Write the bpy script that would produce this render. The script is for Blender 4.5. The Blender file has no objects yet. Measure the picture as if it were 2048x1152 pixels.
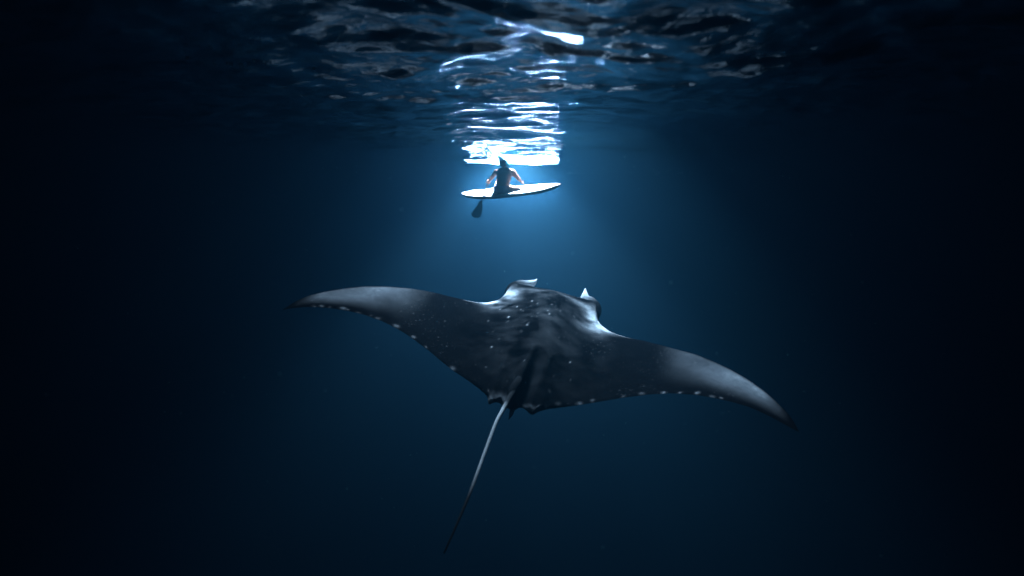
import bpy, bmesh, math, random
import numpy as np
from mathutils import Vector, Matrix

random.seed(7)
rng = np.random.default_rng(7)
scene = bpy.context.scene
COL = scene.collection

# ------------------------------------------------------------------ camera
cam_data = bpy.data.cameras.new('camera')
cam = bpy.data.objects.new('camera', cam_data)
COL.objects.link(cam)
cam_data.sensor_width = 36.0
cam_data.lens = 24.0
PITCH = math.atan((576 - 350) / 1365.33)
cam.location = (0, 0, 0)
cam.rotation_euler = (math.pi / 2 - PITCH, 0, 0)
cam_data.clip_start = 0.05
cam_data.clip_end = 2000
cam_data.dof.use_dof = True
cam_data.dof.focus_distance = 8.5
cam_data.dof.aperture_fstop = 1.6
scene.camera = cam

# ------------------------------------------------------------------ world and lights
world = bpy.data.worlds.new('World')
scene.world = world
world.use_nodes = True
wn = world.node_tree.nodes
wl = world.node_tree.links
bg = wn.get('Background') or wn.new('ShaderNodeBackground')
sky = wn.new('ShaderNodeTexSky')
sky.sky_type = 'NISHITA'
sky.sun_disc = False
sky.sun_elevation = math.radians(25)
sky.sun_rotation = math.radians(0)
wl.new(sky.outputs[0], bg.inputs[0])
bg.inputs[1].default_value = 0.001

def aim(o, target):
    d = Vector(target) - o.location
    o.rotation_euler = d.to_track_quat('-Z', 'Y').to_euler()

# floodlight hung over the water above the board
sd = bpy.data.lights.new('overhead_floodlight', 'SPOT')
sd.energy = 104000
sd.color = (1.0, 0.78, 0.72)
sd.spot_size = math.radians(114)
sd.spot_blend = 1.0
sd.shadow_soft_size = 0.18
spot = bpy.data.objects.new('overhead_floodlight', sd)
COL.objects.link(spot)
spot.location = (0.05, 14.15, 0.88)
aim(spot, (0.05, 14.7, -3))

# added, unseen area light far behind the board, for surface glitter and glow
ad = bpy.data.lights.new('added_panel_light', 'AREA')
ad.shape = 'RECTANGLE'
ad.size = 3.95
ad.size_y = 1.3
ad.energy = 3000
ad.spread = math.radians(75)
ad.color = (1.0, 0.80, 0.74)
panel = bpy.data.objects.new('added_panel_light', ad)
COL.objects.link(panel)
panel.location = (0.03, 31.0, -0.6)
aim(panel, (0.0, 0.0, -0.6))

# unseen fill spot added over the water to brighten the manta
fd = bpy.data.lights.new('added_manta_fill', 'SPOT')
fd.energy = 11500
fd.color = (0.74, 0.90, 1.0)
fd.spot_size = math.radians(78)
fd.spot_blend = 1.0
fd.shadow_soft_size = 0.25
manta_fill = bpy.data.objects.new('added_manta_fill', fd)
COL.objects.link(manta_fill)
manta_fill.location = (0.35, 9.6, 2.4)
aim(manta_fill, (0.3, 6.3, -1.6))

scene.view_settings.view_transform = 'Standard'
scene.view_settings.look = 'None'
scene.view_settings.gamma = 1
scene.view_settings.use_curve_mapping = False
scene.view_settings.exposure = 0.0

scene.render.engine = 'CYCLES'
cy = scene.cycles
cy.use_denoising = True
cy.max_bounces = 8
cy.glossy_bounces = 4
cy.diffuse_bounces = 2
cy.transparent_max_bounces = 8
cy.volume_bounces = 1
cy.caustics_reflective = False
cy.caustics_refractive = False
cy.sample_clamp_indirect = 4.0

# ------------------------------------------------------------------ helpers
def tag(o, label=None, cat=None, group=None, kind=None):
    if label: o['label'] = label
    if cat: o['category'] = cat
    if group: o['group'] = group
    if kind: o['kind'] = kind
    return o

def link_mesh(name, me, mat=None, parent=None, smooth=True):
    o = bpy.data.objects.new(name, me)
    COL.objects.link(o)
    if mat: me.materials.append(mat)
    if smooth:
        me.polygons.foreach_set('use_smooth', [True] * len(me.polygons))
    if parent: o.parent = parent
    return o

def new_mat(name):
    m = bpy.data.materials.new(name)
    m.use_nodes = True
    nt = m.node_tree
    return m, nt, nt.nodes, nt.links

def simple_mat(name, col, rough=0.5, var=0.25, scale=30.0, bump=0.0, metallic=0.0):
    m, nt, n, l = new_mat(name)
    b = n['Principled BSDF']
    tc = n.new('ShaderNodeTexCoord')
    nz = n.new('ShaderNodeTexNoise')
    nz.inputs['Scale'].default_value = scale
    nz.inputs['Detail'].default_value = 4
    l.new(tc.outputs['Object'], nz.inputs['Vector'])
    mx = n.new('ShaderNodeMix'); mx.data_type = 'RGBA'
    mx.inputs['A'].default_value = (*[c * (1 - var) for c in col], 1)
    mx.inputs['B'].default_value = (*[min(1, c * (1 + var)) for c in col], 1)
    l.new(nz.outputs['Fac'], mx.inputs['Factor'])
    l.new(mx.outputs['Result'], b.inputs['Base Color'])
    b.inputs['Roughness'].default_value = rough
    b.inputs['Specular IOR Level'].default_value = .12      # wet under water: little gloss
    b.inputs['Metallic'].default_value = metallic
    if bump:
        bp = n.new('ShaderNodeBump')
        bp.inputs['Strength'].default_value = bump
        bp.inputs['Distance'].default_value = 0.01
        l.new(nz.outputs['Fac'], bp.inputs['Height'])
        l.new(bp.outputs['Normal'], b.inputs['Normal'])
    return m

def sm(a, b, x):
    t = np.clip((x - a) / (b - a), 0, 1)
    return t * t * (3 - 2 * t)

# ------------------------------------------------------------------ the water: surface sheet and the body of water
SURF_Z = 0.50

def build_water_surface():
    ny_, nx_ = 900, 720
    y = np.concatenate([np.linspace(-9, 0.4, 80), np.linspace(0.43, 6, 380), np.geomspace(6.02, 40, 640), np.geomspace(40.4, 260, 120)])
    X = np.linspace(-1, 1, nx_)
    X = 0.55 * X + 0.45 * X ** 3
    half = 5.5 + 1.15 * np.abs(y)
    gx = half[:, None] * X[None, :]
    gy = np.repeat(y[:, None], nx_, 1)
    dy = np.gradient(y)[:, None]
    dx = half[:, None] * np.gradient(X)[None, :]
    sp = np.maximum(dy, dx)
    z = np.zeros_like(gx)
    r = np.random.default_rng(21)
    lams = np.geomspace(0.09, 4.0, 64)
    wob = 0.25 * np.sin(gx * 0.9 + 1.3 * np.sin(gy * .5)) + 0.2 * np.sin(gy * 1.3 + gx * .37)
    for lam in lams:
        for rep in range(2):
            th = r.normal(0.15, 1.1) + math.pi / 2
            k = 2 * math.pi / lam
            slope = 0.0195 * (1.0 if lam < .14 else (1.5 if lam < .7 else 1.05))
            amp = slope / k
            fade = np.exp(-(2.4 * sp / lam) ** 2)
            ph = k * (gx * math.cos(th) + gy * math.sin(th)) + r.uniform(0, 6.28) + wob * r.uniform(.4, 1.6)
            z += amp * fade * (np.sin(ph) + .25 * np.sin(2 * ph + 1))
    # patches of calmer and rougher water
    z *= 0.75 + 0.35 * np.sin(gx * .55 + .8 * np.sin(gy * .33)) * np.sin(gy * .47 + 1.0)
    z += SURF_Z
    V = np.stack([gx, gy, z], -1).reshape(-1, 3)
    i = np.arange(len(y) - 1)[:, None] * nx_ + np.arange(nx_ - 1)[None, :]
    Fc = np.stack([i, i + nx_, i + nx_ + 1, i + 1], -1).reshape(-1, 4)   # faces look down
    me = bpy.data.meshes.new('water_surface')
    me.vertices.add(len(V)); me.vertices.foreach_set('co', V.ravel().astype(np.float32))
    me.loops.add(Fc.size); me.loops.foreach_set('vertex_index', Fc.ravel().astype(np.int32))
    me.polygons.add(len(Fc))
    me.polygons.foreach_set('loop_start', (np.arange(len(Fc)) * 4).astype(np.int32))
    me.update(calc_edges=True); me.validate()
    m, nt, n, l = new_mat('water_underside')
    for x in list(n):
        if x.type != 'OUTPUT_MATERIAL': n.remove(x)
    out = n['Material Output']
    gl = n.new('ShaderNodeBsdfGlossy')
    gl.inputs['Roughness'].default_value = 0.055
    gl.inputs['Color'].default_value = (0.92, 0.95, 0.97, 1)
    tr = n.new('ShaderNodeBsdfTransparent')
    mix = n.new('ShaderNodeMixShader')
    geo = n.new('ShaderNodeNewGeometry')
    dot = n.new('ShaderNodeVectorMath'); dot.operation = 'DOT_PRODUCT'
    l.new(geo.outputs['Incoming'], dot.inputs[0])
    tcn = n.new('ShaderNodeTexCoord')
    n1 = n.new('ShaderNodeTexNoise'); n1.inputs['Scale'].default_value = 9.0; n1.inputs['Detail'].default_value = 5
    n1.inputs['Distortion'].default_value = 0.6
    l.new(tcn.outputs['Object'], n1.inputs['Vector'])
    bp = n.new('ShaderNodeBump'); bp.inputs['Strength'].default_value = 0.5; bp.inputs['Distance'].default_value = 0.02
    l.new(n1.outputs['Fac'], bp.inputs['Height'])
    l.new(bp.outputs['Normal'], gl.inputs['Normal'])
    l.new(geo.outputs['Normal'], dot.inputs[1])
    ab = n.new('ShaderNodeMath'); ab.operation = 'ABSOLUTE'
    l.new(dot.outputs['Value'], ab.inputs[0])
    mr = n.new('ShaderNodeMapRange')
    mr.inputs['From Min'].default_value = 0.56      # total reflection at grazing angles,
    mr.inputs['From Max'].default_value = 0.72      # clear inside the Snell window
    l.new(ab.outputs[0], mr.inputs['Value'])
    l.new(mr.outputs['Result'], mix.inputs['Fac'])
    l.new(gl.outputs[0], mix.inputs[1])
    l.new(tr.outputs[0], mix.inputs[2])
    l.new(mix.outputs[0], out.inputs['Surface'])
    o = link_mesh('water_surface', me, m)
    tag(o, 'rippled underside of the sea surface with white glitter', kind='structure')
    return o

def build_haze():
    bm = bmesh.new()
    bmesh.ops.create_cube(bm, size=1)
    for v in bm.verts:
        v.co = Vector((v.co.x * 700, v.co.y * 700, 0.95 if v.co.z > 0 else -60))
    me = bpy.data.meshes.new('haze'); bm.to_mesh(me); bm.free()
    m, nt, n, l = new_mat('sea_water')
    for x in list(n):
        if x.type != 'OUTPUT_MATERIAL': n.remove(x)
    pv = n.new('ShaderNodeVolumePrincipled')
    pv.inputs['Color'].default_value = (0.0062, 0.0237, 0.037, 1)
    pv.inputs['Absorption Color'].default_value = (0.11, 0.213, 0.31, 1)
    pv.inputs['Density'].default_value = 0.21
    pv.inputs['Anisotropy'].default_value = 0.55
    l.new(pv.outputs[0], n['Material Output'].inputs['Volume'])
    o = link_mesh('haze', me, m, smooth=False)
    tag(o, 'deep blue sea water filling the scene', kind='stuff')
    return o

build_water_surface()
build_haze()

# ------------------------------------------------------------------ manta ray
H = 2.25                                   # half the wing span in metres
MP = np.array([0.2265, 6.3583, -1.6251])
MF = np.array([0.22944315, 0.93113177, 0.28345983])
MR = np.array([0.96229577, -0.17329872, -0.20965307])
MN = np.array([0.14609141, -0.32087565, 0.93578636])

def manta_to_world(s, t, n):
    return MP + H * (np.asarray(s)[..., None] * MR + np.asarray(t)[..., None] * MF) + np.asarray(n)[..., None] * MN

LEAD = [(-.992, -.325), (-.986, -.245), (-.96, -.168), (-.914, -.102), (-.854, -.037), (-.797, .02), (-.712, .077), (-.617, .124),
        (-.517, .16), (-.416, .185), (-.36, .195), (-.319, .205), (-.281, .225), (-.247, .262), (-.226, .305), (-.216, .348), (-.212, .388), (-.203, .425),
        (-.177, .450), (-.13, .459), (-.087, .454), (-.023, .459), (.034, .459), (.09, .456), (.135, .459), (.18, .450), (.205, .425), (.213, .388), (.219, .35), (.228, .305), (.25, .27),
        (.286, .235), (.325, .215), (.36, .205), (.438, .19), (.513, .162), (.586, .134), (.657, .111), (.725, .07), (.791, .024), (.855, -.036),
        (.914, -.106), (.951, -.166), (.985, -.235), (1.002, -.29), (1.006, -.33)]
TRAIL = [(-.992, -.325), (-.958, -.295), (-.911, -.261), (-.839, -.23), (-.773, -.208), (-.701, -.193), (-.625, -.19), (-.57, -.197),
         (-.513, -.211), (-.453, -.235), (-.393, -.262), (-.331, -.297), (-.273, -.328), (-.192, -.362), (-.136, -.392), (-.100, -.418), (-.091, -.450), (-.082, -.462),
         (-.068, -.440), (-.056, -.433), (-.042, -.440), (-.031, -.452), (-.012, -.448), (.009, -.455), (.024, -.432), (.038, -.428), (.055, -.436), (.070, -.452), (.083, -.455),
         (.097, -.428), (.132, -.398), (.215, -.352), (.315, -.296), (.399, -.251), (.484, -.216), (.57, -.194), (.655, -.192), (.718, -.202),
         (.779, -.217), (.841, -.237), (.899, -.27), (.956, -.309), (1.0, -.335), (1.006, -.335)]

def wing(s):
    a = np.abs(s)
    L = .196 * a ** 2 - .117 * a ** 4
    Rr = .2669 * a ** 2 - .1245 * a ** 4
    return H * np.where(s < 0, L, Rr)

def build_manta():
    # stations across the span, closest together over the head and the body
    d = np.linspace(-1, 1, 2401)
    dens = 1 + 2.2 * np.exp(-(d / .3) ** 2) + 9 * np.exp(-((np.abs(d) - .214) / .012) ** 2) + 1.5 * np.exp(-((np.abs(d) - .98) / .03) ** 2)
    c = np.cumsum(dens); c = (c - c[0]) / (c[-1] - c[0])
    nu, nv = 420, 120
    s = np.interp(np.linspace(0, 1, nu), c, d)
    s = np.where(s < 0, s * .992, s * 1.006)
    lx, ly = np.array(LEAD).T
    tx, ty = np.array(TRAIL).T
    tl = np.interp(s, lx, ly)
    tt = np.interp(s, tx, ty)
    for it in range(2):                                         # take the corners off the outline
        tl[1:-1] = .25 * tl[:-2] + .5 * tl[1:-1] + .25 * tl[2:]
        tt[1:-1] = .25 * tt[:-2] + .5 * tt[1:-1] + .25 * tt[2:]
    v = np.linspace(0, 1, nv)
    v = .5 * v + .5 * (.5 - .5 * np.cos(math.pi * v))
    S = np.repeat(s[:, None], nv, 1)
    Tt = tl[:, None] + (tt - tl)[:, None] * v[None, :]
    dl = tl[:, None] - Tt
    dt = Tt - tt[:, None]
    a = np.abs(S)
    # thickness above and below the middle surface
    body_t = .30 + .70 * sm(-.42, .05, Tt)
    nose = .62 + .38 * sm(.47, .12, Tt)
    Tm = .195 * np.exp(-(a / .165) ** 2) * body_t * nose + .070 * np.exp(-(a / .42) ** 2) * (0.45 + .55 * body_t) + .020 * (1 - a) + .002
    Tm = Tm + .10 * np.exp(-(a / .205) ** 6) * sm(.22, .40, Tt) * (a / .2) ** 2
    Tm = Tm + .035 * np.exp(-((a - .20) / .035) ** 2) * sm(.27, .36, Tt)           # swelling at the eyes
    reach = .05 + .10 * np.exp(-(a / .5) ** 2)
    gl_ = np.sqrt(np.clip(1 - (1 - np.clip(dl / reach, 0, 1)) ** 2, 0, 1))
    gt_ = np.clip(dt / (.30 - .12 * a), 0, 1) ** .75
    g = gl_ * gt_
    top = Tm * g * .95
    bot = Tm * g * .75
    edge = .0022 * np.minimum(1, np.minimum(dl, dt) / .01)
    top += edge; bot += edge
    # keel running into the tail, folds over the pelvic fins
    keel = sm(-.10, -.30, Tt) * np.clip(dt / .01, 0, 1)
    top += .075 * np.exp(-((S + .004) / .024) ** 2) * keel
    bot += .02 * np.exp(-((S + .004) / .03) ** 2) * keel
    fold = sm(-.22, -.40, Tt) * np.clip(dt / .02, 0, 1)
    for c0, w0, h0 in ((-.052, .014, .030), (-.092, .016, .026), (.062, .014, .032), (.098, .016, .030), (-.145, .03, .012), (.15, .03, .012), (.035, .01, -.014), (-.03, .009, -.014)):
        top += .55 * h0 * np.exp(-((S - c0 - (Tt + .42) * c0 * .6) / w0) ** 2) * fold
    # soft swell of the muscles along the wing
    top += .006 * np.sin(a * 23 + Tt * 9) * sm(.12, .3, a) * sm(1, .8, a) * g
    top += .010 * np.exp(-(((Tt - .16 + .3 * a) / .05) ** 2)) * sm(.05, .12, a) * sm(.34, .22, a) * g
    W = wing(S)
    # the wing tips twist nose-down, so their upper side turns forward
    W = W - .35 * sm(.55, 1.0, a) * (Tt - (.25 * tl[:, None] + .75 * tt[:, None])) * 0.35
    P_top = manta_to_world(S, Tt, W + top)
    P_bot = manta_to_world(S, Tt, W - bot)

    # ---- pigment: 0 = black back, 1 = white; some light is painted in too
    def blob(cx, cy_, rx, ry, ang=0.0):
        ca, sa = math.cos(ang), math.sin(ang)
        x = (S - cx) * ca + (Tt - cy_) * sa
        y = -(S - cx) * sa + (Tt - cy_) * ca
        return np.exp(-((x / rx) ** 2 + (y / ry) ** 2))
    r = np.random.default_rng(5)
    mott = np.zeros_like(S)
    for k in range(46):
        kx, ky = r.normal(0, 26, 2); mott += np.sin(kx * S + ky * Tt + r.uniform(0, 6.28)) / 7
    fine = np.zeros_like(S)
    for k in range(46):
        kx, ky = r.normal(0, 75, 2); fine += np.sin(kx * S + ky * Tt + r.uniform(0, 6.28)) / 7
    tone = np.zeros_like(S)
    for sg in (-1, 1):
        tone = np.maximum(tone, 1.25 * blob(sg * .258, .212, .095, .042, sg * .66))
        tone = np.maximum(tone, 1.15 * blob(sg * .205, .27, .06, .045, sg * .8))
        tone = np.maximum(tone, .75 * blob(sg * .15, .312, .085, .020, sg * -.25))
        tone = np.maximum(tone, .25 * blob(sg * .23, .17, .05, .06))
        tone = np.maximum(tone, .70 * blob(sg * .15, .452, .04, .018))  # lit edge at the head's front corners, painted pale
    tone *= 1 - .6 * blob(-.214, .38, .02, .05) - .6 * blob(.216, .38, .02, .05)
    tone = tone * np.clip(.8 + .45 * mott + .25 * fine, 0, 1.4)
    tone = np.maximum(tone, .075 * np.exp(-((S - .02) / .2) ** 2) * np.clip(.4 + .6 * mott + .3 * fine, 0, 2) * sm(-.45, -.1, Tt))
    tone = np.maximum(tone, .09 * blob(.01, .10, .09, .1) * np.clip(.5 + .6 * fine + .5 * mott, 0, 2))
    # pale outer wings, partly light on the curve painted in; dark rim and tip
    vv = np.repeat(v[None, :], nu, 0)
    outer = sm(.48, .78, a) * sm(.985, .90, a) * sm(.92, .35, vv) * sm(0.0, .10 + .1 * a ** 6, vv + .06 * (1 - a))
    tone = np.maximum(tone, .36 * outer * np.clip(.85 + .22 * mott, 0, 1.3))
    # pale nicks along the trailing edge
    for cs in (-.90, -.868, -.838, -.79, -.762, -.735, -.68, -.632, -.565, -.478, -.40, -.258, -.115):
        tc = np.interp(cs, tx, ty)
        tone = np.maximum(tone, r.uniform(.06, .5) * blob(cs + r.normal(0, .010), tc + r.uniform(.004, .014), r.uniform(.002, .010), r.uniform(.005, .011), r.uniform(0, 1)))
    for cs in (.108, .125, .165, .22, .235, .272, .286, .38, .468, .535, .588, .652, .70, .76):
        tc = np.interp(cs, tx, ty)
        tone = np.maximum(tone, r.uniform(.06, .5) * blob(cs + r.normal(0, .010), tc + r.uniform(.004, .014), r.uniform(.002, .009), r.uniform(.005, .010), r.uniform(-1, 0)))
    tone = np.maximum(tone, .55 * blob(-.084, -.445, .016, .018))
    tone = np.maximum(tone, .30 * blob(-.055, -.425, .03, .02))
    tone = np.maximum(tone, .30 * blob(.05, -.43, .03, .012))
    # round flecks
    for k in range(60):
        cx = r.normal(0, .09); cy_ = r.uniform(-.34, .33)
        tone = np.maximum(tone, r.choice([.12, .2, .35, .9], p=[.5, .3, .15, .05]) * blob(cx, cy_, *(r.uniform(.0020, .0045) * np.array([1, r.uniform(1, 1.8)])), r.uniform(0, 3)))
    for cx, cy_, q in ((-.145, .055, 1), (-.075, .20, .8), (-.045, .17, .5), (.02, .095, 1), (-.05, -.02, .8), (.01, .115, .5), (.16, .315, .9), (-.16, -.16, .7), (.06, .16, .5), (-.20, .13, .6)):
        tone = np.maximum(tone, q * blob(cx, cy_, .0042, .005, .4))
    tone = np.maximum(tone, .95 * sm(.075, .02, dl) * sm(.20, .15, a) * np.clip(.75 + .3 * mott, .3, 1.2))  # rim light along the head front, painted into the colour
    tone = np.maximum(tone, .9 * sm(.028, .006, dl) * sm(.40, .30, a) * sm(.19, .21, a))  # the same painted rim light on the shoulders' leading edge
    pig_bot = np.full_like(tone, .75) * sm(1, .8, a)

    nvtx = nu * nv
    V = np.concatenate([P_top.reshape(-1, 3), P_bot.reshape(-1, 3)])
    col = np.concatenate([tone.ravel(), pig_bot.ravel()])
    i = np.arange(nu - 1)[:, None] * nv + np.arange(nv - 1)[None, :]
    q = np.stack([i, i + 1, i + nv + 1, i + nv], -1).reshape(-1, 4)
    faces = [tuple(x) for x in q[:, ::-1].tolist()] + [tuple(x) for x in (q + nvtx).tolist()]
    bm = bmesh.new()
    lay = bm.verts.layers.float.new('pigment_and_light')
    bv = []
    for p, cc in zip(V.tolist(), col.tolist()):
        x = bm.verts.new(p); x[lay] = cc; bv.append(x)
    for fc in faces:
        bm.faces.new([bv[k] for k in fc])
    bm.verts.index_update()

    def chain(pts, radii, tones, seg=14, flat=1.0, up=None):
        """a tapered tube through pts, oval when flat < 1"""
        pts = [Vector(p) for p in pts]
        rings = []
        for k, p in enumerate(pts):
            d_ = (pts[min(k + 1, len(pts) - 1)] - pts[max(k - 1, 0)]).normalized()
            u = Vector(up if up is not None else MN); u = (u - d_ * u.dot(d_)).normalized()
            w = d_.cross(u)
            ring = []
            for j in range(seg):
                an = 2 * math.pi * j / seg
                x = bm.verts.new(p + (u * math.cos(an) * radii[k] * flat + w * math.sin(an) * radii[k]))
                x[lay] = tones[k]; ring.append(x)
            rings.append(ring)
        for k in range(len(rings) - 1):
            for j in range(seg):
                bm.faces.new((rings[k][j], rings[k][(j + 1) % seg], rings[k + 1][(j + 1) % seg], rings[k + 1][j]))
        bm.faces.new(rings[0][::-1]); bm.faces.new(rings[-1])

    def spline(P, n):
        P = np.array(P, float)
        tt_ = np.linspace(0, len(P) - 1, n)
        out = []
        for x in tt_:
            k = min(int(x), len(P) - 2); f = x - k
            p0, p1, p2, p3 = P[max(k - 1, 0)], P[k], P[k + 1], P[min(k + 2, len(P) - 1)]
            out.append(.5 * ((2 * p1) + (-p0 + p2) * f + (2 * p0 - 5 * p1 + 4 * p2 - p3) * f * f + (-p0 + 3 * p1 - 3 * p2 + p3) * f ** 3))
        return np.array(out)

    def local(L):
        L = np.array(L, float)
        return manta_to_world(L[:, 0], L[:, 1], L[:, 2])
    # rolled horn fins at both corners of the mouth
    for sg, tip in ((-1, (-.112, .532, .10)), (1, (.130, .545, .115))):
        base = [(sg * .205, .34, .02), (sg * .205, .41, .035), (sg * .178, .455, .045), (sg * .145, .475, .06), (tip[0] + sg * .006, (tip[1] + .47) / 2 + .01, .5 * (tip[2] + .06)), tip]
        P = spline(local(base), 26)
        x = np.linspace(0, 1, 26)
        rad = np.interp(x, [0, .25, .5, .68, .82, 1], [.045, .072, .064, .045, .022, .004])
        pg = np.interp(x, [0, .3, .5, .8, 1], [.0, .02, .35, .9, .8])
        chain(P, rad, pg, seg=16, flat=1.15)
    # tail: a thin straight whip
    P = spline(local([(-.008, -.20, .050), (-.0089, -.275, .09), (-.0068, -.3836, .115), (-.0142, -.4788, .118), (-.0205, -.5515, .115), (-.0247, -.6206, .11), (-.0222, -.7864, .09), (-.0187, -.9387, .08), (-.0201, -1.0595, .07), (-.0223, -1.175, .07)]), 70)
    x = np.linspace(0, 1, 70)
    rad = np.interp(x, [0, .12, .25, .33, .45, .6, .8, 1], [.012, .028, .028, .021, .016, .013, .0105, .005])
    pg = np.interp(x, [0, .2, .34, .42, .68, .80, 1], [.0, .02, .12, 1.2, 1.1, .10, .0])  # pale stretch of the tail is light painted into the colour
    chain(P, rad, pg, seg=12)
    # small dorsal fin standing on the keel just before the tail
    P = spline(local([(-.004, -.26, .08), (-.006, -.34, .125), (-.012, -.41, .12), (-.014, -.445, .105)]), 16)
    chain(P, np.interp(np.linspace(0, 1, 16), [0, .5, .85, 1], [.012, .040, .030, .006]), [.03] * 16, seg=12, flat=.9)
    # clasper tip below the tail root
    P = local([(.004, -.44, .0), (.006, -.475, -.005), (.004, -.505, -.01)])
    chain(P, [.02, .018, .004], [.1, .5, .4], seg=10, flat=.7)

    bmesh.ops.recalc_face_normals(bm, faces=bm.faces)
    me = bpy.data.meshes.new('manta_ray')
    bm.to_mesh(me); bm.free()
    # origin under the animal's middle
    o0 = Vector(MP)
    me.transform(Matrix.Translation(-o0))

    m, nt, n, l = new_mat('manta_skin')
    b = n['Principled BSDF']
    at = n.new('ShaderNodeAttribute'); at.attribute_name = 'pigment_and_light'
    tcn = n.new('ShaderNodeTexCoord')
    nz = n.new('ShaderNodeTexNoise'); nz.inputs['Scale'].default_value = 16; nz.inputs['Detail'].default_value = 7; nz.inputs['Roughness'].default_value = .65
    l.new(tcn.outputs['Object'], nz.inputs['Vector'])
    mul = n.new('ShaderNodeMapRange'); mul.inputs['From Min'].default_value = .3; mul.inputs['From Max'].default_value = .7
    mul.inputs['To Min'].default_value = .75; mul.inputs['To Max'].default_value = 1.15
    l.new(nz.outputs['Fac'], mul.inputs['Value'])
    mm = n.new('ShaderNodeMath'); mm.operation = 'MULTIPLY'
    l.new(at.outputs['Fac'], mm.inputs[0]); l.new(mul.outputs['Result'], mm.inputs[1])
    cr = n.new('ShaderNodeValToRGB')
    cr.color_ramp.elements[0].color = (.0036, .0038, .0048, 1)
    cr.color_ramp.elements[1].color = (.78, .80, .84, 1)
    e = cr.color_ramp.elements.new(.3); e.color = (.13, .135, .15, 1)
    # fine pale freckling and scratches over the black
    n3 = n.new('ShaderNodeTexNoise'); n3.inputs['Scale'].default_value = 42; n3.inputs['Detail'].default_value = 3
    n4 = n.new('ShaderNodeTexNoise'); n4.inputs['Scale'].default_value = 2.4; n4.inputs['Detail'].default_value = 3
    l.new(tcn.outputs['Object'], n3.inputs['Vector']); l.new(tcn.outputs['Object'], n4.inputs['Vector'])
    m3 = n.new('ShaderNodeMapRange'); m3.inputs['From Min'].default_value = .62; m3.inputs['From Max'].default_value = .80; m3.inputs['To Max'].default_value = .22
    m4 = n.new('ShaderNodeMapRange'); m4.inputs['From Min'].default_value = .42; m4.inputs['From Max'].default_value = .66
    l.new(n3.outputs['Fac'], m3.inputs['Value']); l.new(n4.outputs['Fac'], m4.inputs['Value'])
    ml = n.new('ShaderNodeMath'); ml.operation = 'MULTIPLY'
    l.new(m3.outputs['Result'], ml.inputs[0]); l.new(m4.outputs['Result'], ml.inputs[1])
    m5 = n.new('ShaderNodeMapRange'); m5.inputs['From Min'].default_value = .35; m5.inputs['From Max'].default_value = .8; m5.inputs['To Max'].default_value = .005
    l.new(n4.outputs['Fac'], m5.inputs['Value'])
    ad1 = n.new('ShaderNodeMath'); ad1.operation = 'ADD'; ad2 = n.new('ShaderNodeMath'); ad2.operation = 'ADD'
    l.new(mm.outputs[0], ad1.inputs[0]); l.new(ml.outputs[0], ad1.inputs[1])
    l.new(ad1.outputs[0], ad2.inputs[0]); l.new(m5.outputs['Result'], ad2.inputs[1])
    l.new(ad2.outputs[0], cr.inputs['Fac'])
    n.remove(b)
    b = n.new('ShaderNodeBsdfDiffuse'); gls = n.new('ShaderNodeBsdfGlossy'); gls.inputs['Roughness'].default_value = .42
    mxs = n.new('ShaderNodeMixShader'); mxs.inputs['Fac'].default_value = .00004
    l.new(cr.outputs['Color'], b.inputs['Color'])
    l.new(b.outputs[0], mxs.inputs[1]); l.new(gls.outputs[0], mxs.inputs[2]); l.new(mxs.outputs[0], n['Material Output'].inputs['Surface'])
    n2 = n.new('ShaderNodeTexNoise'); n2.inputs['Scale'].default_value = 55; n2.inputs['Detail'].default_value = 6
    l.new(tcn.outputs['Object'], n2.inputs['Vector'])
    bp = n.new('ShaderNodeBump'); bp.inputs['Strength'].default_value = .25; bp.inputs['Distance'].default_value = .01
    l.new(n2.outputs['Fac'], bp.inputs['Height']); l.new(bp.outputs['Normal'], b.inputs['Normal']); l.new(bp.outputs['Normal'], gls.inputs['Normal'])
    o = link_mesh('manta_ray', me, m)
    o.location = o0
    tag(o, 'dark manta ray with spread wings and pale shoulders gliding below the paddleboard', 'manta ray')
    # eyes on the sides of the head
    em = simple_mat('eye_black', (.01, .01, .012), .12, .1)
    for sg in (-1, 1):
        bm = bmesh.new()
        bmesh.ops.create_uvsphere(bm, u_segments=20, v_segments=12, radius=.042)
        me = bpy.data.meshes.new('eye'); bm.to_mesh(me); bm.free()
        e_ = link_mesh('eye', me, em, o)
        e_.location = Vector(manta_to_world(sg * .216, .375, wing(np.array(sg * .2)) + .03)) - o0
    return o

manta = build_manta()

# ------------------------------------------------------------------ paddleboard
board = bpy.data.objects.new('paddleboard', None)
COL.objects.link(board)
board.location = (-0.032, 13.8, -0.325)
AZ, TILT, ROLL = math.radians(-18), math.radians(5.2), math.radians(13)
bx = Vector((math.cos(AZ) * math.cos(TILT), math.sin(AZ) * math.cos(TILT), math.sin(TILT)))
bz = Vector((0, 0, 1)); bz = (bz - bx * bz.dot(bx)).normalized()
by = bz.cross(bx)
by2 = by * math.cos(ROLL) + bz * math.sin(ROLL)
bz2 = bz * math.cos(ROLL) - by * math.sin(ROLL)
board.matrix_world = Matrix(((bx.x, by2.x, bz2.x, board.location.x), (bx.y, by2.y, bz2.y, board.location.y), (bx.z, by2.z, bz2.z, board.location.z), (0, 0, 0, 1)))
tag(board, 'white paddleboard carrying the seated person under the water surface', 'paddleboard')
BL = 1.04   # half length

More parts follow.
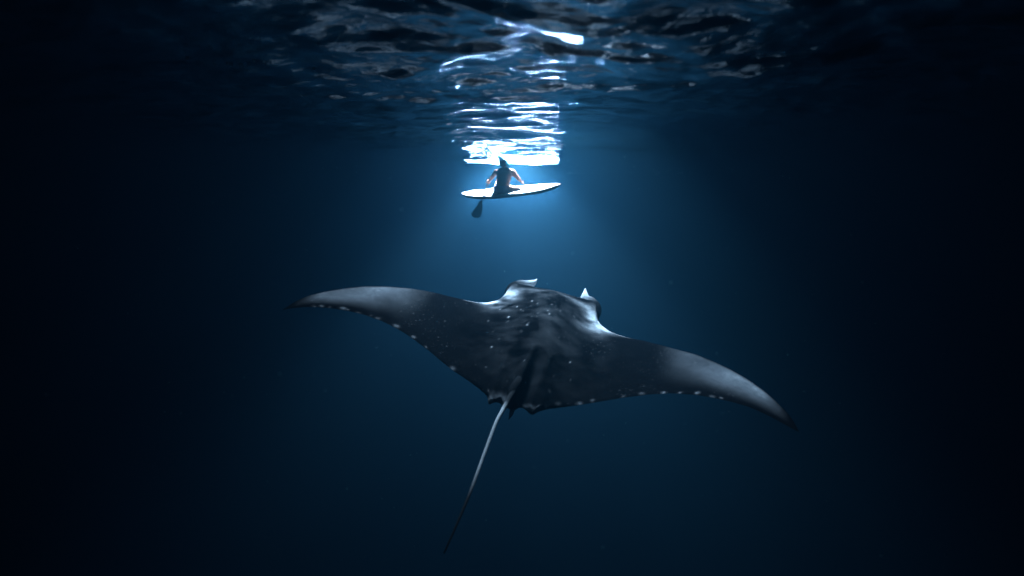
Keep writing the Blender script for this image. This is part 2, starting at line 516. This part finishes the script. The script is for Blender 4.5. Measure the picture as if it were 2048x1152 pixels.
def board_half(upper):
    nu, nv = 60, 18
    bm = bmesh.new(); grid = []
    for i in range(nu + 1):
        x = -1 + 2 * i / nu
        x = math.sin(x * math.pi / 2)
        w = .34 * max(0.0, 1 - abs(x) ** 2.3) ** .62 * (1 - .06 * x)
        th = .078 * max(0.0, 1 - abs(x) ** 6) ** .5
        rock = .05 * abs(x) ** 3
        row = []
        for j in range(nv + 1):
            a = math.pi * j / nv
            yy = w * math.copysign(abs(math.cos(a)) ** .8, math.cos(a))
            zz = th * abs(math.sin(a)) ** .6 * (.55 if upper else -1.0)
            row.append(bm.verts.new((x * BL, yy, zz + rock)))
        grid.append(row)
    for i in range(nu):
        for j in range(nv):
            q = [grid[i][j], grid[i + 1][j], grid[i + 1][j + 1], grid[i][j + 1]]
            bm.faces.new(q if not upper else q[::-1])
    bmesh.ops.remove_doubles(bm, verts=bm.verts, dist=1e-5)
    bmesh.ops.recalc_face_normals(bm, faces=bm.faces)
    me = bpy.data.meshes.new('deck' if upper else 'hull'); bm.to_mesh(me); bm.free()
    return me

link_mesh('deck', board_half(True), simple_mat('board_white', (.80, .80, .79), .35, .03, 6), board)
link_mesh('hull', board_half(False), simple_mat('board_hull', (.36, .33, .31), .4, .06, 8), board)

# ------------------------------------------------------------------ person, seen from behind
skin = simple_mat('skin', (.085, .042, .027), .5, .15, 14, .1)
cloth = simple_mat('shorts_cloth', (.05, .06, .12), .8, .3, 40, .3)
hair_m = simple_mat('dark_hair', (.012, .010, .009), .55, .5, 60, .5)
cap_m = simple_mat('cap_blue', (.13, .62, .98), .45, .2, 30, .1)
cap_w = simple_mat('cap_white', (.88, .90, .92), .4, .05, 20)

PK = 0.92                                   # body size, 1 = a tall adult
PO = Vector((-0.207, 13.64, -0.376))

def capsule(bm, a, b, ra, rb, sy=1.0, seg=20):
    """one tapered, round-ended limb"""
    a, b = Vector(a), Vector(b)
    d = b - a; L = d.length
    R = d.to_track_quat('Z', 'Y').to_matrix() if L > 1e-6 else Matrix.Identity(3)
    rings = []
    for k in range(7):
        f = -math.pi / 2 + (math.pi / 2) * k / 6
        rings.append((ra * math.sin(f), ra * math.cos(f)))
    for k in range(7):
        f = (math.pi / 2) * k / 6
        rings.append((L + rb * math.sin(f), rb * math.cos(f)))
    vs = []
    for z, r in rings:
        vs.append([bm.verts.new(a + R @ Vector((max(r, 1e-4) * math.cos(2 * math.pi * j / seg), sy * max(r, 1e-4) * math.sin(2 * math.pi * j / seg), z))) for j in range(seg)])
    for k in range(len(vs) - 1):
        for j in range(seg):
            bm.faces.new((vs[k][j], vs[k][(j + 1) % seg], vs[k + 1][(j + 1) % seg], vs[k + 1][j]))
    bm.faces.new(vs[0][::-1]); bm.faces.new(vs[-1])

def ellipsoid(bm, c, r):
    g = bmesh.ops.create_uvsphere(bm, u_segments=24, v_segments=14, radius=1)
    bmesh.ops.scale(bm, vec=Vector(r), verts=g['verts'])
    bmesh.ops.translate(bm, vec=Vector(c), verts=g['verts'])

def fuse(name, bm, voxel, mat, parent=None, smooth=6):
    """melt overlapping volumes into one continuous skin"""
    me = bpy.data.meshes.new(name); bm.to_mesh(me); bm.free()
    o = bpy.data.objects.new(name + '_source', me); COL.objects.link(o)
    rm = o.modifiers.new('r', 'REMESH'); rm.mode = 'VOXEL'; rm.voxel_size = voxel
    s_ = o.modifiers.new('s', 'SMOOTH'); s_.factor = .5; s_.iterations = smooth
    dg = bpy.context.evaluated_depsgraph_get()
    me2 = bpy.data.meshes.new_from_object(o.evaluated_get(dg))
    me2.name = name
    bpy.data.objects.remove(o); bpy.data.meshes.remove(me)
    return link_mesh(name, me2, mat, parent)

LH = (-.300, .60, .265)     # left hand, closed on the top of the paddle shaft
RH = (.425, .10, .270)       # right hand, held out over the knee
def body_bm():
    bm = bmesh.new()
    C = lambda a, b, ra, rb, sy=1.0: capsule(bm, a, b, ra, rb, sy)
    ellipsoid(bm, (.01, .0, .105), (.150, .12, .105))
    ellipsoid(bm, (.018, .0, .18), (.146, .105, .12))
    ellipsoid(bm, (.035, .0, .26), (.148, .10, .13))
    ellipsoid(bm, (.052, .01, .34), (.160, .105, .13))
    ellipsoid(bm, (.062, .01, .41), (.174, .108, .11))
    ellipsoid(bm, (.065, .01, .455), (.185, .09, .065))
    C((-.115, .02, .470), (.245, .02, .470), .060, .060)
    C((-.04, .01, .50), (.06, .02, .535), .05, .06); C((.17, .01, .50), (.06, .02, .535), .05, .06)
    C((.062, .015, .50), (.055, .04, .58), .060, .054)
    ellipsoid(bm, (.050, .065, .655), (.074, .096, .104))
    ellipsoid(bm, (.050, .105, .605), (.054, .068, .053))
    ellipsoid(bm, (.050, .170, .630), (.013, .02, .02))                  # nose
    ellipsoid(bm, (.050, .165, .588), (.022, .01, .008))                 # mouth
    for sx in (-1, 1):
        ellipsoid(bm, (.050 + sx * .076, .055, .642), (.012, .02, .032))  # ears
        ellipsoid(bm, (.050 + sx * .030, .152, .660), (.014, .010, .009))  # eyes
    # left arm reaching forward to the paddle
    C((-.115, .02, .465), (-.215, .29, .355), .056, .042); C((-.215, .29, .355), (-.295, .56, .275), .043, .028)
    # right arm hanging out over the knee
    C((.245, .02, .465), (.345, .03, .345), .056, .043); C((.345, .03, .345), (.412, .085, .285), .042, .027)
    # hands: palm, four unequal bent fingers and a thumb
    for (hx, hy, hz), dv, sv in ((LH, Vector((.05, .45, -.75)), Vector((.9, .3, .3))), (RH, Vector((.80, .35, -.48)), Vector((.2, .75, .1)))):
        d = dv.normalized(); s_ = (sv - d * sv.dot(d)).normalized(); nrm = d.cross(s_)
        p = Vector((hx, hy, hz))
        capsule(bm, p - d * .03 - s_ * .022, p + d * .03 - s_ * .022, .016, .016); capsule(bm, p - d * .03 + s_ * .022, p + d * .03 + s_ * .022, .016, .016)
        capsule(bm, p - d * .04, p + d * .03, .018, .018)
        for k, ln in enumerate((.062, .075, .070, .052)):
            r0 = p + d * .035 + s_ * (-.030 + .020 * k)
            m_ = r0 + d * ln * .55 + nrm * -.010; e_ = m_ + d * ln * .35 + nrm * -.03
            capsule(bm, r0, m_, .0095, .009, seg=10); capsule(bm, m_, e_, .009, .0075, seg=10)
        t0 = p - d * .015 - s_ * .03; t1 = t0 + d * .035 - s_ * .03 - nrm * .012; t2 = t1 + d * .03 - s_ * .006 - nrm * .015
        capsule(bm, t0, t1, .013, .011, seg=10); capsule(bm, t1, t2, .011, .009, seg=10)
    # right leg: thigh out to the side over the deck, shin folded forward in front of the body
    C((.09, .0, .115), (.375, .01, .075), .096, .072); C((.375, .01, .075), (.38, .03, .03), .070, .060)
    C((.38, .03, .05), (.20, .32, .155), .058, .040); C((.20, .32, .155), (.10, .42, .185), .034, .026, .8)
    # left leg: over the far edge of the board
    C((-.08, .03, .10), (-.06, .42, .285), .088, .062); C((-.06, .42, .285), (.06, .34, .19), .056, .036); C((.06, .34, .19), (.15, .36, .17), .034, .026, .8)
    return bm

person = fuse('person', body_bm(), .009, skin, None, 5)
tag(person, 'bare-backed person in dark shorts and blue cap sitting on the white board', 'person')
person.location = PO
person.scale = (PK, PK, PK)

bm = bmesh.new()
ellipsoid(bm, (.01, .0, .098), (.160, .128, .108)); ellipsoid(bm, (.016, .0, .165), (.154, .112, .05))
capsule(bm, (.09, .0, .10), (.15, .008, .092), .099, .094)
capsule(bm, (-.08, .03, .10), (-.07, .22, .19), .097, .090)
fuse('swim_shorts', bm, .010, cloth, person, 3)

bm = bmesh.new()
ellipsoid(bm, (.046, .044, .668), (.096, .108, .098)); ellipsoid(bm, (.050, -.010, .615), (.068, .055, .062))
capsule(bm, (.005, .0, .63), (-.042, -.01, .612), .034, .012); capsule(bm, (.08, .0, .62), (.118, .0, .605), .034, .014)
fuse('hair', bm, .008, hair_m, person, 3)

# peaked cap: a bent blade-like peak lying over the crown, white along its upper edge
def cap_meshes():
    n = 26
    ctr = [(.168, .02, .585), (.158, .02, .65), (.132, .025, .705), (.088, .03, .76), (.026, .035, .795), (-.035, .04, .815), (-.085, .045, .825)]
    P = np.array(ctr, float)
    t = np.linspace(0, len(P) - 1, n)
    Q = np.stack([np.interp(t, range(len(P)), P[:, k]) for k in range(3)], 1)
    for _ in range(3): Q[1:-1] = .25 * Q[:-2] + .5 * Q[1:-1] + .25 * Q[2:]
    hw = np.interp(np.linspace(0, 1, n), [0, .2, .45, .75, .93, 1], [.03, .085, .108, .098, .066, .030])
    bmb, bmw = bmesh.new(), bmesh.new()
    for bm, lift, th, wid in ((bmb, 0.0, .028, 1.0), (bmw, .014, .010, .92)):
        rows = []
        for k in range(n):
            d = Q[min(k + 1, n - 1)] - Q[max(k - 1, 0)]; d = Vector(d).normalized()
            side = Vector((0, .89, .45)); side = (side - d * side.dot(d)).normalized(); up = side.cross(d)
            if up.dot(Vector((.6, 0, .8))) < 0: up = -up
            row = []
            for sgn in (1, -1):
                for j in range(9):
                    x = -1 + 2 * j / 8
                    if bm is bmw: x = .50 + .42 * x
                    x = x if sgn > 0 else -x + (1.0 if bm is bmw else 0.0)
                    bow = -.045 * x * x
                    if bm is bmw and abs(x) < .0: continue
                    off = lift + bow + (0.5 * th * sgn * math.sqrt(max(0.02, 1 - min(1, x * x))))
                    row.append(bm.verts.new(Vector(Q[k]) + side * hw[k] * wid * x + up * off))
            rows.append(row)
        m_ = len(rows[0])
        for k in range(n - 1):
            for j in range(m_):
                bm.faces.new((rows[k][j], rows[k][(j + 1) % m_], rows[k + 1][(j + 1) % m_], rows[k + 1][j]))
        bm.faces.new(rows[0]); bm.faces.new(rows[-1][::-1])
        bmesh.ops.recalc_face_normals(bm, faces=bm.faces)
    a = bpy.data.meshes.new('cap'); bmb.to_mesh(a); bmb.free()
    b = bpy.data.meshes.new('cap_stripe'); bmw.to_mesh(b); bmw.free()
    return a, b
ca, cb = cap_meshes()
cap = link_mesh('cap', ca, cap_m, person)
link_mesh('cap_stripe', cb, cap_w, cap)

# ------------------------------------------------------------------ paddle
paddle = bpy.data.objects.new('paddle', None)
COL.objects.link(paddle)
pa = PO + PK * Vector((-.300, .62, .275)); pb = PO + PK * Vector((-.465, .62, -.17)); pc = PO + PK * Vector((-.650, .62, -.52))
paddle.location = pb
tag(paddle, 'black paddle with its broad blade hanging down below the board', 'paddle')
pm = simple_mat('paddle_black', (.012, .013, .015), .4, .3, 30)
bm = bmesh.new(); capsule(bm, pa - pb, pb - pb, .015, .015, seg=14)
me = bpy.data.meshes.new('shaft'); bm.to_mesh(me); bm.free(); link_mesh('shaft', me, pm, paddle)
bm = bmesh.new(); sd_ = Vector((.03, .0, -.012)); capsule(bm, pa - pb - sd_, pa - pb + sd_, .017, .017, seg=12)
me = bpy.data.meshes.new('grip'); bm.to_mesh(me); bm.free(); link_mesh('grip', me, pm, paddle)
bm = bmesh.new()
d = (pc - pb); L = d.length; d.normalize()
side = Vector((0, 1, 0)).cross(d); side = -side if side.x < 0 else side
nr = d.cross(side)
rows = []
for k in range(19):
    f = k / 18
    w = np.interp(f, [0, .15, .35, .6, .8, .92, .98, 1], [.030, .046, .066, .088, .096, .086, .058, .02])
    row = []
    for sgn in (1, -1):
        for j in range(7):
            x = (-1 + 2 * j / 6) * sgn
            row.append(bm.verts.new(d * (L * f) + side * (w * x + .035 * math.sin(f * 2.6)) + nr * (.012 * sgn * math.sqrt(max(.02, 1 - x * x)) + .02 * x * x + .03 * f)))
    rows.append(row)
for k in range(18):
    for j in range(14):
        bm.faces.new((rows[k][j], rows[k][(j + 1) % 14], rows[k + 1][(j + 1) % 14], rows[k + 1][j]))
bm.faces.new(rows[0]); bm.faces.new(rows[-1][::-1])
bmesh.ops.recalc_face_normals(bm, faces=bm.faces)
me = bpy.data.meshes.new('blade'); bm.to_mesh(me); bm.free(); link_mesh('blade', me, pm, paddle)

# ------------------------------------------------------------------ bubbles drifting under the surface
def build_bubbles():
    bm = bmesh.new()
    pts = []
    for k in range(110):
        x = 1.2 + 2.5 * rng.random() ** 1.5; y = rng.uniform(13.0, 17.0)
        pts.append((x, y, min(.32, .02 + abs(rng.normal(0, .11))), rng.uniform(.0018, .0042)))
    for k in range(26):
        pts.append((rng.uniform(2.5, 6.5), rng.uniform(14, 19), rng.normal(.06, .08), rng.uniform(.004, .010)))
    for k in range(22):
        pts.append((-rng.uniform(1.3, 4.5), rng.uniform(13, 17), rng.normal(.17, .09), rng.uniform(.003, .008)))
    for x, z in ((-.90, .415), (-.85, .415), (-.82, .412), (-.86, .42), (-.78, .43), (-.75, .425), (-.98, .44), (-.60, .40)):
        pts.append((x * 1.35, 2.9, z + .03, rng.uniform(.003, .006)))
    for x, y, z, r in pts:
        g = bmesh.ops.create_icosphere(bm, subdivisions=2, radius=r)
        bmesh.ops.translate(bm, vec=(x, y, z), verts=g['verts'])
    me = bpy.data.meshes.new('bubbles'); bm.to_mesh(me); bm.free()
    o = link_mesh('bubbles', me, simple_mat('bubble_white', (.85, .88, .9), .15, .03))
    tag(o, 'scattered tiny white air bubbles just under the surface', kind='stuff')
build_bubbles()

def build_plankton():
    bm = bmesh.new()
    for k in range(260):
        y = rng.uniform(1.6, 11)
        g = bmesh.ops.create_icosphere(bm, subdivisions=1, radius=rng.uniform(.0008, .0022) * (.5 + y / 8))
        bmesh.ops.translate(bm, vec=(rng.normal(0, .42) * y, y, min(.3, rng.normal(-.25, .22) * y)), verts=g['verts'])
    me = bpy.data.meshes.new('plankton'); bm.to_mesh(me); bm.free()
    o = link_mesh('plankton', me, simple_mat('plankton_pale', (.5, .5, .48), .6, .1))
    tag(o, 'tiny pale specks of plankton drifting in the water', kind='stuff')
build_plankton()
